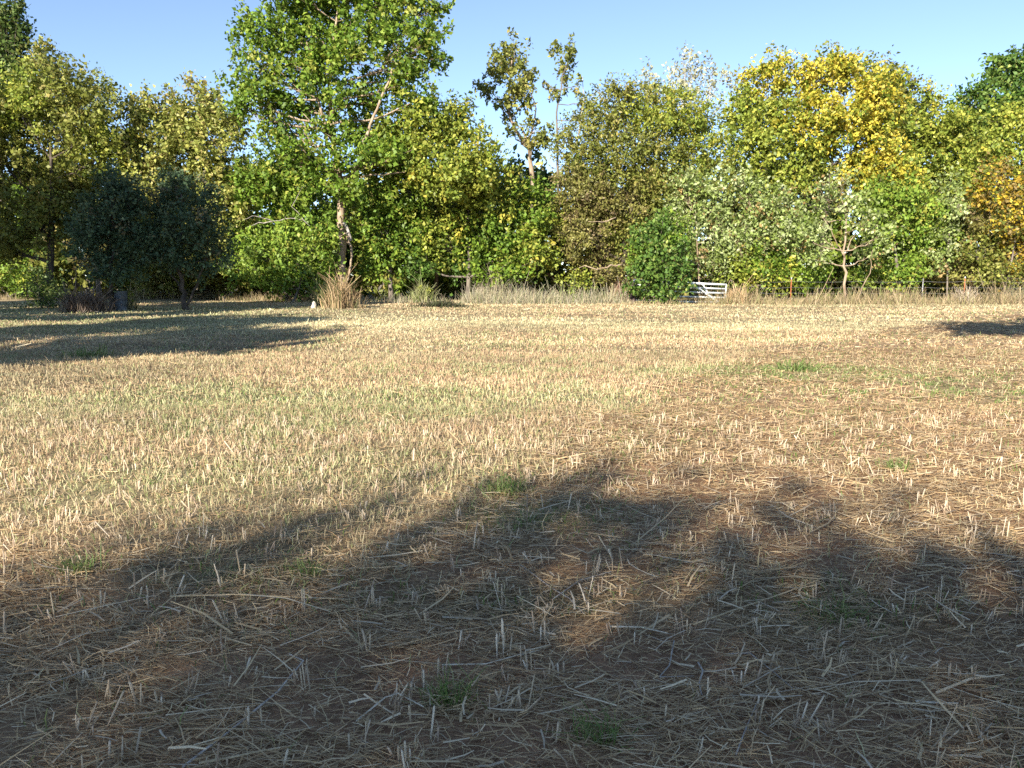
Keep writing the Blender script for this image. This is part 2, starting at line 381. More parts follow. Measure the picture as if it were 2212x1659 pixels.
T('orchard_tree', 'dark round small tree with forked trunk standing clear on the grass', 'tree', 400, 36.5, [(392, 418, 52, 46), (360, 470, 58, 52), (428, 480, 62, 56), (395, 530, 84, 50), (460, 535, 46, 52), (345, 545, 44, 44), (430, 578, 58, 24), (375, 392, 30, 36), (440, 430, 36, 40)],
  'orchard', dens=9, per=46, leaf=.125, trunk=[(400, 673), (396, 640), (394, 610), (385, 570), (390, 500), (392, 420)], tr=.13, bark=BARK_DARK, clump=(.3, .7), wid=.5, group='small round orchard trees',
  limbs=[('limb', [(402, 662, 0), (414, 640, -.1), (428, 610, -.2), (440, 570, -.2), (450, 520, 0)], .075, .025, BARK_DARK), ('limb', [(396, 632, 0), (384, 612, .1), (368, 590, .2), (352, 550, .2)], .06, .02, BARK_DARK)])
# --- the tall central tree
T('broadleaf_tree', 'tallest tree, bright green crown cut by the top of the picture', 'tree', 738, 48,
  [(600, 55, 70, 58), (720, 15, 100, 75), (850, 25, 85, 62), (775, 105, 85, 50), (635, 135, 82, 50), (565, 150, 44, 52), (895, 105, 58, 55), (545, 70, 26, 34), (555, 215, 48, 30), (655, 225, 66, 38), (805, 205, 74, 42), (875, 165, 46, 44),
   (760, -70, 130, 60), (640, -45, 85, 60), (880, -40, 72, 50), (780, 275, 55, 36), (612, 272, 66, 42), (690, 165, 60, 40), (700, 90, 70, 50), (515, 175, 22, 18), (508, 100, 12, 24), (945, 80, 24, 20), (935, 15, 30, 26), (950, 135, 26, 12), (530, 235, 30, 24), (720, 290, 50, 30), (690, 345, 46, 26, -1.3), (640, 330, 50, 30, -1.0), (800, 335, 46, 30, -1.6), (745, 345, 30, 20, -1.4), (770, 415, 44, 24, -1.2), (700, 400, 36, 22, -1.3), (850, 330, 50, 30, -.6), (905, 215, 40, 24), (725, 215, 26, 26, -1.5)],
  'green', dens=4.9, per=44, leaf=.2, trunk=[(738, 642), (737, 560), (738, 480), (734, 420), (731, 370), (723, 320), (714, 280), (712, 235), (712, 180), (720, 100), (730, 20)], tr=.27, bark=BARK_TAN, upb=.7,
  limbs=[('limb', [(738, 420, 0), (760, 405, -.5), (772, 360, -.9), (783, 315, -1.1), (795, 285, -1), (815, 235, -.8), (838, 180, -.8), (850, 140, -.6), (868, 80, 0)], .14, .04, BARK_TAN),
         ('limb', [(718, 305, 0), (702, 275, -.4), (692, 240, -.5), (686, 200, -.4), (680, 150, 0), (660, 80, .2)], .1, .03, BARK_TAN),
         ('limb', [(732, 395, 0), (705, 368, -.6), (672, 345, -1.0), (650, 318, -1.2), (620, 290, -1.0)], .085, .03, BARK_TAN),
         ('limb', [(738, 390, -.2), (800, 378, -.9), (840, 376, -1.2), (875, 372, -1.2)], .06, .025, BARK_TAN),
         ('limb', [(702, 290, -.4), (680, 268, -.7), (655, 245, -.9)], .05, .02, BARK_TAN),
         ('broken_limb', [(738, 500, -.25), (750, 512, -.55), (760, 540, -.7), (757, 575, -.75), (748, 612, -.8)], .1, .05, BARK_TAN),
         ('bare_wood_scar', [(742, 480, -.25), (752, 498, -.36), (758, 520, -.42)], .09, .12, DEADWOOD)])
T('broadleaf_tree', 'green tree with bare grey dead boughs left of the tall trunk', 'tree', 615, 51, [(605, 360, 88, 52), (560, 410, 66, 52), (650, 425, 66, 60), (600, 515, 86, 50), (540, 560, 55, 45), (670, 540, 50, 55), (620, 580, 80, 36, None, 'bright')], 'green', leaf=.19,
  limbs=[('dead_bough', [(655, 478, -2.2), (630, 470, -2.6), (590, 478, -2.8), (555, 465, -2.9), (525, 475, -3)], .03, .01, DEADWOOD), ('dead_bough', [(590, 478, -2.8), (560, 482, -2.9), (535, 490, -3)], .035, .012, DEADWOOD), ('dead_bough', [(680, 560, -2.4), (670, 490, -2.6), (630, 445, -2.8), (655, 400, -2.8)], .026, .01, DEADWOOD)])
T('shrub', 'bright green leafy shrub hugging the left foot of the tall trunk', 'shrub', 630, 47.3, [(575, 545, 60, 42), (640, 560, 62, 42), (550, 590, 50, 28), (690, 580, 46, 36), (620, 605, 70, 20), (695, 500, 40, 40)], 'bright', tr=.07, upb=.2)
T('broadleaf_tree', 'yellow-green tree rising right of the tallest tree, behind', 'tree', 940, 48.8, [(925, 265, 58, 66), (985, 290, 60, 64), (880, 320, 78, 66), (960, 370, 90, 70), (1040, 345, 46, 56), (840, 300, 50, 60)], 'ygreen', leaf=.19, upb=.7, back=5, bark=BARK_DARK)
T('broadleaf_tree', 'green tree with leafy skirts right of the tall trunk', 'tree', 845, 50, [(830, 360, 66, 55), (850, 430, 82, 62), (815, 500, 60, 55), (880, 510, 66, 52), (840, 565, 66, 36)], 'green', leaf=.19)
T('broadleaf_tree', 'broad green and yellow tree over the dark hollow', 'tree', 1010, 50.5, [(960, 440, 80, 58, None, 'ygreen'), (1050, 415, 76, 58), (950, 520, 66, 50), (1040, 500, 80, 62, None, 'green'), (1130, 450, 58, 66, None, 'green'), (1110, 540, 66, 50, None, 'green'), (1010, 385, 50, 45, None, 'yellow'), (1160, 540, 40, 60), (1000, 565, 60, 30, None, 'deep'), (1080, 580, 60, 25, None, 'green'), (900, 570, 40, 28, None, 'deep')], 'ygreen', leaf=.19)
# --- two thin trees against the sky
T('thin_tree', 'thin straggly tree with clumped crown, left of two against the sky', 'tree', 1158, 57, [(1108, 118, 30, 36), (1080, 150, 32, 34), (1128, 165, 26, 36), (1048, 193, 26, 16), (1098, 208, 44, 24), (1140, 215, 20, 26), (1098, 252, 20, 14), (1155, 282, 26, 20), (1110, 290, 18, 14), (1180, 300, 16, 18), (1150, 310, 24, 16)],
  'olive', dens=4.6, per=38, leaf=.21, trunk=[(1158, 640), (1152, 480), (1148, 380), (1143, 325), (1122, 292), (1100, 255), (1098, 200), (1106, 130)], tr=.2, bark=BARK_TAN, clump=(.35, .8),
  limbs=[('limb', [(1146, 345, 0), (1140, 310, -.3), (1152, 270, -.4), (1158, 235, -.2), (1140, 180, 0)], .09, .03, BARK_TAN), ('limb', [(1145, 320, 0), (1128, 278, -.3), (1105, 262, -.4), (1085, 225, -.3), (1060, 195, 0)], .08, .02, BARK_TAN)])
T('thin_tree', 'thin half-bare tree with gaunt stems, right of two against the sky', 'tree', 1206, 58, [(1240, 106, 22, 20), (1222, 140, 22, 22), (1208, 112, 16, 16), (1216, 170, 14, 22), (1200, 205, 20, 12), (1262, 215, 14, 16), (1254, 178, 12, 16), (1250, 250, 14, 16), (1288, 245, 18, 22), (1190, 190, 10, 10)],
  'olive', dens=4.2, per=26, leaf=.2, trunk=[(1206, 640), (1206, 420), (1204, 320), (1203, 260), (1207, 210), (1216, 160), (1236, 105)], tr=.1, bark=BARK_GREY, clump=(.3, .7),
  limbs=[('bare_stem', [(1245, 330, 0), (1252, 270, 0), (1262, 210, 0), (1258, 165, 0)], .07, .015, BARK_PALE), ('bare_stem', [(1225, 300, .2), (1216, 285, .2), (1212, 250, .2)], .03, .01, BARK_PALE), ('bare_stem', [(1280, 320, .3), (1282, 260, .3), (1275, 220, .3), (1290, 190, .3)], .05, .012, BARK_PALE)])
# --- middle right
T('feathery_tree', 'wide feathery olive-brown tree left of the silvery saplings', 'tree', 1330, 51.5,
  [(1335, 245, 80, 52), (1440, 245, 92, 52, None, 'ygreen'), (1260, 315, 66, 58), (1380, 330, 105, 66), (1505, 315, 78, 62, None, 'ygreen'), (1255, 415, 66, 62, None, 'brown'), (1330, 425, 86, 60, None, 'brown'), (1440, 410, 86, 60), (1265, 505, 54, 54, None, 'brown'), (1345, 515, 66, 50), (1290, 555, 60, 34, None, 'brown'), (1345, 195, 26, 22), (1320, 585, 50, 20, None, 'brown'), (1410, 200, 40, 22), (1215, 480, 26, 46, None, 'ygreen')],
  'olive', dens=7.4, per=62, leaf=.155, tr=.22, wid=.5, bark=BARK_DARK, upb=.25,
  limbs=[('dead_bough', [(1345, 572, -2.2), (1320, 574, -2.6), (1290, 582, -2.8), (1262, 575, -2.8), (1240, 582, -2.9)], .055, .02, BARK_TAN), ('dead_bough', [(1330, 470, -2.4), (1300, 480, -2.7), (1270, 478, -2.8)], .04, .012, BARK_TAN)])
T('bare_tree', 'whitish nearly bare tree with sparse pale leaves against the sky', 'tree', 1490, 65, [(1480, 165, 46, 40), (1545, 175, 46, 34), (1430, 175, 40, 30), (1495, 215, 80, 30), (1400, 185, 22, 24), (1590, 185, 20, 24), (1480, 120, 20, 20)], 'white', dens=2.6, per=13, leaf=.2, tr=.18, bark=BARK_PALE, twig=1, upb=1.2, clump=(.5, 1.2), group=None)
T('broadleaf_tree', 'big rounded golden-yellow tree, brightest crown on the right', 'tree', 1760, 55,
  [(1660, 170, 52, 46), (1750, 172, 62, 50), (1835, 160, 62, 46), (1895, 205, 56, 62), (1675, 250, 78, 62, None, 'ygreen'), (1785, 262, 84, 60), (1885, 285, 76, 64), (1630, 320, 74, 55, None, 'ygreen'), (1735, 340, 86, 55, None, 'ygreen'), (1845, 365, 86, 55), (1925, 375, 58, 58), (1600, 245, 36, 44, None, 'ygreen'), (1690, 400, 70, 40, None, 'ygreen'), (1900, 430, 50, 40, None, 'ygreen')],
  'yellow', dens=5.8, per=46, leaf=.2, tr=.26, bark=BARK_DARK)
T('broadleaf_tree', 'olive crown showing behind the right shoulder of the golden tree', 'tree', 1935, 63, [(1905, 180, 50, 42), (1950, 215, 42, 46), (1960, 290, 50, 60)], 'olive', leaf=.22, per=38)
T('broadleaf_tree', 'yellow-green tree with small pointed top between golden and right-edge trees', 'tree', 2020, 59, [(2010, 212, 20, 30), (1998, 275, 60, 48), (2062, 290, 56, 46), (1990, 360, 66, 60), (2062, 375, 60, 56), (2010, 450, 80, 55, None, 'olive')], 'ygreen', leaf=.2)
T('broadleaf_tree', 'dark blue-green tree at the right edge, tallest there', 'tree', 2175, 61, [(2180, 160, 48, 42), (2130, 195, 32, 22), (2085, 220, 32, 16), (2215, 220, 60, 60), (2110, 270, 60, 46), (2245, 140, 40, 60), (2090, 330, 60, 50), (2150, 250, 50, 40)], 'deep', leaf=.25, per=36, tr=.22)
T('broadleaf_tree', 'light green tree at the right edge in front of the dark one', 'tree', 2180, 53, [(2168, 262, 46, 44), (2205, 320, 56, 56), (2135, 340, 56, 42), (2230, 250, 40, 50), (2100, 410, 50, 40)], 'ygreen', leaf=.19)
T('silvery_sapling', 'pale silver-green leafy sapling left of the pair beside the gate', 'tree', 1515, 48, [(1487, 402, 40, 36), (1540, 420, 44, 42), (1478, 470, 46, 42), (1545, 490, 54, 44), (1510, 550, 56, 42), (1560, 570, 46, 34)], 'silver', dens=6.5, per=42, leaf=.16, tr=.07, upb=1.4, bark=BARK_TAN)
T('silvery_sapling', 'pale silver-green leafy sapling right of the pair, above the gate end', 'tree', 1640, 48.4, [(1618, 402, 42, 36), (1645, 470, 54, 48), (1600, 530, 54, 46), (1695, 510, 46, 50), (1660, 578, 60, 30, None, 'green'), (1700, 445, 38, 40), (1720, 560, 40, 40)], 'silver', dens=6.5, per=42, leaf=.16, tr=.07, upb=1.4, bark=BARK_TAN)
T('silvery_sapling', 'silvery sapling with one slim straight bare trunk by the fence', 'tree', 1825, 45.6, [(1812, 392, 30, 24), (1790, 422, 36, 26), (1842, 425, 36, 26), (1768, 462, 32, 26), (1872, 472, 36, 26), (1902, 512, 32, 26), (1778, 512, 26, 24), (1882, 555, 34, 22), (1760, 552, 28, 26), (1740, 500, 24, 24)],
  'silver', dens=5, per=36, leaf=.16, trunk=[(1825, 652), (1825, 590), (1823, 540), (1828, 480), (1818, 420), (1812, 390)], tr=.085, bark=BARK_TAN,
  limbs=[('limb', [(1824, 555, 0), (1808, 525, -.1), (1795, 495, -.2), (1775, 465, -.2)], .035, .012, BARK_TAN), ('limb', [(1824, 550, 0), (1838, 520, -.1), (1862, 480, -.1)], .035, .012, BARK_TAN), ('limb', [(1850, 655, -.3), (1862, 620, -.3), (1880, 590, -.3), (1885, 540, -.2)], .035, .012, BARK_TAN)])
T('broadleaf_tree', 'dense dark green tree right of the slim-trunked sapling', 'tree', 1950, 50, [(1940, 440, 56, 50), (1982, 470, 44, 56), (1915, 505, 46, 46), (1972, 550, 46, 42), (1890, 425, 38, 36), (1930, 580, 46, 26)], 'bright', leaf=.18)
T('silvery_sapling', 'small greyish sapling left of the orange-yellow bush', 'tree', 2050, 49, [(2052, 412, 26, 36), (2040, 490, 26, 38), (2062, 530, 26, 30), (2030, 560, 24, 30), (2075, 450, 20, 30)], 'silver', dens=5, per=36, leaf=.16, tr=.06)
T('shrub', 'orange and yellow autumn bush at the right edge', 'shrub', 2165, 47.8, [(2155, 400, 56, 46), (2190, 465, 50, 52), (2130, 465, 42, 44, None, 'brown'), (2180, 545, 50, 44), (2118, 545, 40, 36, None, 'olive'), (2225, 400, 50, 50), (2240, 500, 60, 70), (2150, 590, 60, 26, None, 'olive')], 'orange', leaf=.16, tr=.08)
# --- lower shrubs along the edge of the wood
T('shrub', 'dark green shrub grown over the left half of the white gate', 'shrub', 1420, 44.2, [(1402, 520, 36, 34), (1440, 550, 42, 38), (1398, 580, 36, 32), (1446, 612, 44, 28), (1430, 490, 28, 28), (1420, 640, 40, 14), (1470, 580, 26, 30), (1374, 545, 18, 22, None, 'green'), (1382, 625, 22, 16), (1455, 505, 18, 20, None, 'green')], 'deep', dens=7.5, per=46, leaf=.165, tr=.06, upb=.15)
T('shrub', 'low green shrub behind the right end of the gate', 'shrub', 1590, 48.2, [(1560, 590, 40, 24), (1620, 600, 42, 22), (1590, 560, 40, 26), (1680, 605, 34, 20)], 'ygreen', tr=.05)
T('shrub', 'low leafy shrub left of the slim straight sapling trunk', 'shrub', 1755, 48, [(1740, 598, 36, 24), (1778, 590, 30, 26), (1765, 625, 26, 14)], 'green', tr=.05)
T('shrub', 'low leafy shrub under the dense tree behind the fence wires', 'shrub', 1920, 48.3, [(1885, 600, 36, 24), (1935, 605, 40, 22), (1975, 590, 36, 26)], 'bright', tr=.05)
T('shrub', 'low dark shrub behind the rusty fence post', 'shrub', 2060, 50, [(2030, 585, 36, 32), (2080, 580, 40, 36), (2130, 600, 40, 24), (2200, 605, 50, 24)], 'brown', tr=.05)
T('shrub', 'sunlit light green shrub at the far left edge', 'shrub', 25, 55, [(20, 600, 46, 32), (60, 615, 26, 24), (-30, 590, 40, 40)], 'bright', tr=.05)
T('shrub', 'sunlit yellowish bush behind the two small dark trees', 'shrub', 345, 56, [(345, 600, 36, 26), (320, 620, 30, 18), (372, 618, 26, 18)], 'paley', leaf=.13, tr=.05, upb=1.1)
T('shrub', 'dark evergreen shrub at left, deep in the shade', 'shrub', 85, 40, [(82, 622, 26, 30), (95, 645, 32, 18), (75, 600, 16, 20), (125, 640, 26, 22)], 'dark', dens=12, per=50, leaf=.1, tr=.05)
T('shrub', 'low green shrub under the pale trees left of the tall trunk', 'shrub', 480, 54, [(460, 600, 30, 26), (510, 605, 26, 22), (540, 600, 30, 24)], 'olive', tr=.05)
T('shrub', 'low yellowish shrub in the weeds below the feathery tree', 'shrub', 1250, 47.5, [(1235, 615, 28, 15), (1258, 605, 22, 16)], 'ygreen', tr=.04, leaf=.15)

# far wood seen only through gaps: one mass
def far_wood():
    rng = np.random.default_rng(7); ls = []
    for x in np.arange(-60, 61, 3.2):
        for z, r in ((1.6, 2.0), (4.2, 2.2), (6.8, 2.2), (9.2, 1.9)):
            ls.append((np.array([x + rng.normal() * .8, 68 + rng.normal() * 1.8, z + rng.normal() * .4]), (2.6, 2.2, r), ['olive', 'green', 'paley', 'dark'][rng.integers(4)]))
    for x in np.arange(-46, 47, 2.2):
        for z in (1.1, 3.2, 5.4):
            ls.append((np.array([x, 56 + rng.normal() * 1.2 + (3 if x < -12 else 0), z]), (1.9, 1.2, 1.5), ['olive', 'dark', 'brown', 'green'][rng.integers(4)]))
    V, K, _ = scatter(rng, ls, 1.5, 26, .42)
    tag(obj('far_wood', crown_mesh('far_wood', V, K, np.zeros(3))), 'dense far wood and undergrowth glimpsed between the trunks', 'woodland', kind='stuff')
far_wood()

# --- trees outside the picture whose shade falls into it
def upstream(xs, ys, h):
    k = 1 / math.tan(SUN_EL); return np.array([xs + math.sin(SUN_AZ) * k * h, ys + math.cos(SUN_AZ) * k * h, h])
def shade_tree(label, bx, by, lobes, pal='green', dens=3.4, per=34, leaf=.32, tr=.25):
    return tree('broadleaf_tree', label, 'tree', bx, by, lobes, pal, dens, per, leaf, px=False, tr=tr, twig=.3)
rs = np.random.default_rng(5)
def heap(cx, cy_, zs, sp, r):
    return [(cx + rs.normal() * sp, cy_ + rs.normal() * sp, z, (r, r, r * .7)) for z in zs]
def at_plane(x, y, z, up):      # the spot 'up' metres higher whose shade falls on (x, y, z)
    p = upstream(x, y, up); return p[0], p[1], z + up
def lob(p, r, f=.7): return (*p, (r, r, r * f))
shade_tree('tall tree out of view at left shading the two small trees', -25.5, 18,
  [lob(at_plane(x, 36 + rs.normal(), z, 9), 1.9) for x, z in ((-13.6, 5), (-15.5, 5.2), (-17.5, 5.2), (-20, 5.4), (-13.6, 3), (-16, 2.6), (-18.5, 3), (-21, 3.2), (-14, 0.5), (-17, 0), (-20, .5), (-22.5, 1), (-23.5, -.8), (-25.5, 0), (-22.5, -2.2), (-25, 2), (-13.4, -2), (-17, -2.6), (-20, -2.4), (-22.5, 4.5))], dens=4.2)
shade_tree('tall tree out of view at far left shading the bushy tree', -35, 31, heap(-36.5, 31, (5, 8, 10, 12, 14, 13, 11, 9), 1.6, 3.2) + heap(-32.5, 31, (5, 8, 10, 12, 13.5, 14.5, 11, 9), 1.3, 2.8), dens=4.2)
shade_tree('smaller tree out of view at left whose shade reaches the middle grass', -16.8, 3, heap(-16.9, 3.2, (4.4, 5.5, 6.6, 7.6, 8.6, 9.2, 7, 8), 1.2, 1.7), dens=4.5)
shade_tree('bushy tree out of view at left between the two taller shade trees', -19, 12, heap(-18.6, 11.8, (4, 6, 7.2, 8.6, 9.6, 8, 7), 1.5, 1.9), dens=4.5)
def bl(xs, ys, r, h=9.0, f=.5):
    p = upstream(xs, ys, h); return (p[0], p[1], p[2], (r, r, r * f))
shade_tree('tree out of view at right casting the dark shadow patch', 8.6, 4.6, [bl(14.2, 23.6, 1.3, 9, .4), bl(15.8, 25.4, 1.5, 9.4, .5), bl(17.0, 23.6, 1.6, 9, .6), bl(18.6, 26.5, 2.0, 9.6, .6), bl(19, 22.6, 1.8, 8.6, .6), bl(21, 25, 2.2, 9, .7)], dens=5, tr=.12)
shade_tree('broad tree out of view behind, its crown shadow filling the foreground', -9, -17,
  [bl(-2.0, 3.95, .45), bl(-1.75, 4.3, .28), bl(-.4, 4.65, .3), bl(-.05, 5.05, .5), bl(.3, 5.4, .42), bl(.85, 5.2, .4), bl(.45, 4.9, .5), bl(1.2, 4.6, .42), bl(2.1, 4.95, .2), bl(2.35, 4.1, .4), bl(3.4, 3.2, .6), bl(-3.0, 3.0, .7), bl(-4.2, 2.6, .9), bl(4.8, 2.6, .8), bl(.2, 4.1, .6), bl(1.3, 3.8, .65), bl(-1.2, 2.8, .6), bl(2.6, 3.2, .6), bl(2.75, 3.8, .45), bl(.9, 3.2, .7), bl(1.7, 4.2, .4), bl(1.2, 2.6, .9), bl(3.2, 2.6, .8), bl(-1.7, 2.2, .8), bl(-2.8, 1.6, .9),
   bl(.2, 2.8, 1.1), bl(-2, 2.2, 1.1), bl(2, 2.5, 1.1), bl(4, 1.8, 1.2), bl(-4, 1.5, 1.3), bl(0, 1.2, 1.4), bl(-2.5, .6, 1.5), bl(2.5, .8, 1.4), bl(1.2, 2.0, 1.3), bl(-1.2, 1.7, 1.3), bl(5, .3, 1.7), bl(-5, 0, 1.8), bl(0, -1, 1.8, 8.4), bl(3, -1.5, 1.8, 8.4), bl(-3, -2, 1.8, 8.2), bl(1, -3.5, 2, 7.8), bl(-2, -4.5, 2, 7.4), bl(4, -4, 2, 7.6)], dens=6.8, leaf=.152)

# ---------------------------------------------------------------- gate, fence, drum and other things
def gate():
    D = 45.0
    L0 = W(1369, 650, D)[0]; L1 = W(1570, 650, D)[0]; wd = L1 - L0
    root = empty('farm_gate', (L0, D, float(height(L0, D))), 'sagging white farm gate with slanting braces half hidden by the shrub', 'gate')
    def top(u): return 1.30 - .26 * u
    def bot(u): return .20 - .15 * u
    def P(u, f): return np.array([u * wd, .0 + .25 * u, bot(u) + (top(u) - bot(u)) * f])
    def bar(nm, a, b, t, yo=0):
        m = MB(); o = np.array([0, yo, 0]); d = b - a; n = 5
        pts = [a + d * i / (n - 1) + o + np.array([0, 0, .012 * math.sin(i * 2.1)]) for i in range(n)]
        m.tube(pts, t, 8); obj(nm, m.mesh(nm, GATE, True), root)
    for i, f in enumerate((0, .27, .52, .76, 1.0)):
        bar('rail', P(0.0, f), P(1.0, f), .06 if f == 1.0 else .048, 0)
    for u in (0.0, 1.0):
        bar('end_upright', P(u, -.03), P(u, 1.03), .045, .0)
    bar('brace', P(.60, 1.0), P(.77, .5), .06, -.085); bar('brace', P(.77, .5), P(.92, .02), .05, -.085)
    bar('brace', P(.73, 1.0), P(.80, .45), .05, -.175)
    bar('brace', P(.40, 1.0), P(.08, .0), .045, -.085)
gate()
def gate_post():
    rng = np.random.default_rng(3); b = W(1371, 650, 44.9); z = float(height(b[0], b[1]))
    root = empty('gate_post', (b[0] - .12, 44.9, z), 'thick dark weathered wooden gate post', 'post')
    m = MB(); n = 9
    m.tube([(rng.normal() * .008 + .01 * i / n, rng.normal() * .008, -.05 + 1.24 * i / (n - 1)) for i in range(n)], [.17, .16, .155, .15, .15, .148, .146, .14, .12], 10, rng, .07)
    obj('timber', m.mesh('timber', POSTWOOD, True), root)
    for zz in (.35, 1.0):
        m = MB(); m.tube([(.12, -.02, zz), (.2, -.02, zz), (.22, 0, zz + .05)], .018, 6)
        obj('hinge', m.mesh('hinge', STEEL), root)
gate_post()
def fence():
    D = 46.6
    root = empty('wire_fence', (W(1660, 640, D)[0], D, 0), 'barbed wire fence on thin steel posts along the right-hand wood edge', 'fence')
    x0 = root.location.x
    for px, mt, lab in ((1708, RUST, None), (1992, STEEL, None), (2082, RUST, 'rust-orange steel post with pale tip'), (2290, STEEL, None)):
        x = W(px, 640, D)[0] - x0; m = MB(); z = float(height(x + x0, D))
        m.box((x, 0, z + .68), (.028, .006, .72)); m.box((x, -.02, z + .68), (.007, .018, .70))
        for k in range(8): m.box((x, -.043, z + .25 + k * .14), (.012, .008, .016))
        o = obj('fence_post', m.mesh('fence_post', mt, False), root)
        if lab: o['label'] = lab
        m = MB(); m.box((x, 0, z + 1.45), (.03, .012, .05)); 
        if mt is RUST: obj('pale_tip', m.mesh('pale_tip', GATE, False), o)
    xs = [W(p, 640, D)[0] - x0 for p in (1640, 1708, 1850, 1992, 2082, 2290, 2420)]
    for k, zz in enumerate((.3, .6, .92, 1.26)):
        m = MB(); pts = []
        for a, b in zip(xs[:-1], xs[1:]):
            for t in np.linspace(0, 1, 8)[:-1]: pts.append((a + (b - a) * t, -.05, zz - .05 * math.sin(math.pi * t)))
        pts.append((xs[-1], -.05, zz)); m.tube(pts, .006, 4)
        obj('wire', m.mesh('wire', STEEL), root)
fence()
def drum():
    b = W(263, 670, 36.2); root = empty('steel_drum', (b[0], 36.2, float(height(b[0], 36.2))), 'dull grey drum in the shade beside a small round tree', 'drum')
    m = MB(); prof = [(0, .27), (.02, .285), (.05, .28), (.28, .278), (.30, .292), (.32, .278), (.55, .278), (.57, .292), (.59, .278), (.84, .28), (.87, .285), (.88, .27)]
    k = 20
    for z, r in prof:
        a = np.arange(k) * 2 * math.pi / k; m.v.append(np.stack([np.cos(a) * r, np.sin(a) * r, np.full(k, z)], 1))
    for i in range(len(prof) - 1):
        for j in range(k): m.q.append((i * k + j, i * k + (j + 1) % k, (i + 1) * k + (j + 1) % k, (i + 1) * k + j))
    m.n = len(prof) * k; obj('shell', m.mesh('shell', DRUM), root)
    m = MB(); m.tube([(0, 0, .845), (0, 0, .86)], .268, 20); m.tube([(.15, .05, .86), (.15, .05, .885)], .03, 8); obj('lid', m.mesh('lid', STEEL, False), root)
drum()
def log_and_bits():
    rng = np.random.default_rng(9); g = G(440, 645)
    m = MB(); m.tube([(-.55, 0, .1), (-.2, .02, .13), (.2, .0, .14), (.6, -.05, .22)], [.09, .1, .09, .06], 8, rng, .1)
    root = empty('fallen_log', (g[0], g[1], float(height(*g)) - .02), 'short dark log lying on the sunlit grass behind the forked small tree', 'log')
    obj('stem', m.mesh('stem', BARK_DARK), root)
    m = MB(); m.tube([(.2, 0, .16), (.3, -.02, .3)], [.035, .025], 6); obj('branch_stub', m.mesh('branch_stub', BARK_DARK), root)
    g = G(679, 667); m = MB(); n = 7
    m.tube([(.02 * rng.normal(), .02 * rng.normal(), -.03 + .36 * i / 6) for i in range(n)], [.13, .14, .135, .12, .1, .075, .04], 8, rng, .16)
    o = tag(obj('stone', m.mesh('stone', STONE), None, (g[0], g[1], float(height(*g)))), 'small pale upright stone at the grass edge left of the dry weeds', 'stone')
    g = G(485, 656); m = MB(); m.tube([(0, 0, -.02), (.01, 0, .3), (.0, 0, .42)], [.014, .013, .01], 5)
    m.tube([(-.04, 0, .36), (.04, 0, .37)], [.01, .01], 5)
    tag(obj('marker_stake', m.mesh('marker_stake', STEEL), None, (g[0], g[1], float(height(*g)))), 'tiny dark stake in the sunlit grass right of the forked small tree', 'stake')
log_and_bits()

# ---------------------------------------------------------------- blades, straw and weeds
def blades(name, pos, hgt, wid, tilt, az, col, mat=STRAW, bend=.25, rng=None, parent=None, off=None):
    """two-segment ribbons; tilt from vertical (rad), az heading of the lean"""
    n = len(pos)
    d = np.stack([np.sin(tilt) * np.cos(az), np.sin(tilt) * np.sin(az), np.cos(tilt)], 1)
    fa = rng.uniform(0, math.pi, n)
    side = np.stack([np.cos(fa), np.sin(fa), np.zeros(n)], 1)
    flat = tilt > 1.1
    s2 = nrm(np.cross(d, np.array([0, 0, 1.]) + rng.normal(size=(n, 3)) * .25)); side[flat] = s2[flat]
    mid = pos + d * (hgt * .55)[:, None]
    bd = rng.normal(size=(n, 3)) * (hgt * bend)[:, None]; bd[:, 2] = -np.abs(bd[:, 2]) * .6
    bd[flat, 2] *= .15
    tip = pos + d * hgt[:, None] + bd
    w_ = side * (wid * .5)[:, None]
    V = np.stack([pos - w_, pos + w_, mid + w_ * .95, mid - w_ * .95, tip + w_ * .5, tip - w_ * .5], 1).reshape(-1, 3)
    b = np.arange(n)[:, None] * 6
    far = (pos[:, 1] > 6) if off is None and parent is None else np.zeros(n, bool)
    Q = np.concatenate([b[~far] + np.array([0, 1, 2, 3]), b[~far] + np.array([3, 2, 4, 5]), b[far] + np.array([0, 1, 4, 5])])
    used = np.zeros(len(V), bool); used[Q.ravel()] = True; new = np.cumsum(used) - 1; Q = new[Q]; V = V[used]
    if off is not None: V = V - off
    me = mesh_np(name, V, Q, None, np.repeat(col, 6, axis=0)[used], mat)
    return obj(name, me, parent)
STR_PAL = [(.5, .39, .23), (.43, .325, .18), (.56, .455, .28), (.36, .25, .145), (.4, .37, .2)]
LIT_PAL = [(.56, .385, .19), (.63, .46, .25), (.42, .265, .13), (.47, .345, .19), (.7, .56, .35), (.31, .2, .105)]
GRN_PAL = [(.12, .2, .045), (.17, .23, .06), (.22, .25, .09), (.28, .28, .13)]
def zone(rng, y0, y1, dens):
    """random ground points over the visible wedge between two distances, with a margin for a step aside"""
    m = 1.6; a = .64
    wd = lambda y: a * y + m
    area = (wd(y0) + wd(y1)) * (y1 - y0); n = int(area * dens)
    y = rng.uniform(y0, y1, n * 2); keep = rng.random(n * 2) < wd(y) / wd(y1); y = y[keep][:n]
    x = rng.uniform(-1, 1, len(y)) * wd(y)
    return x, y
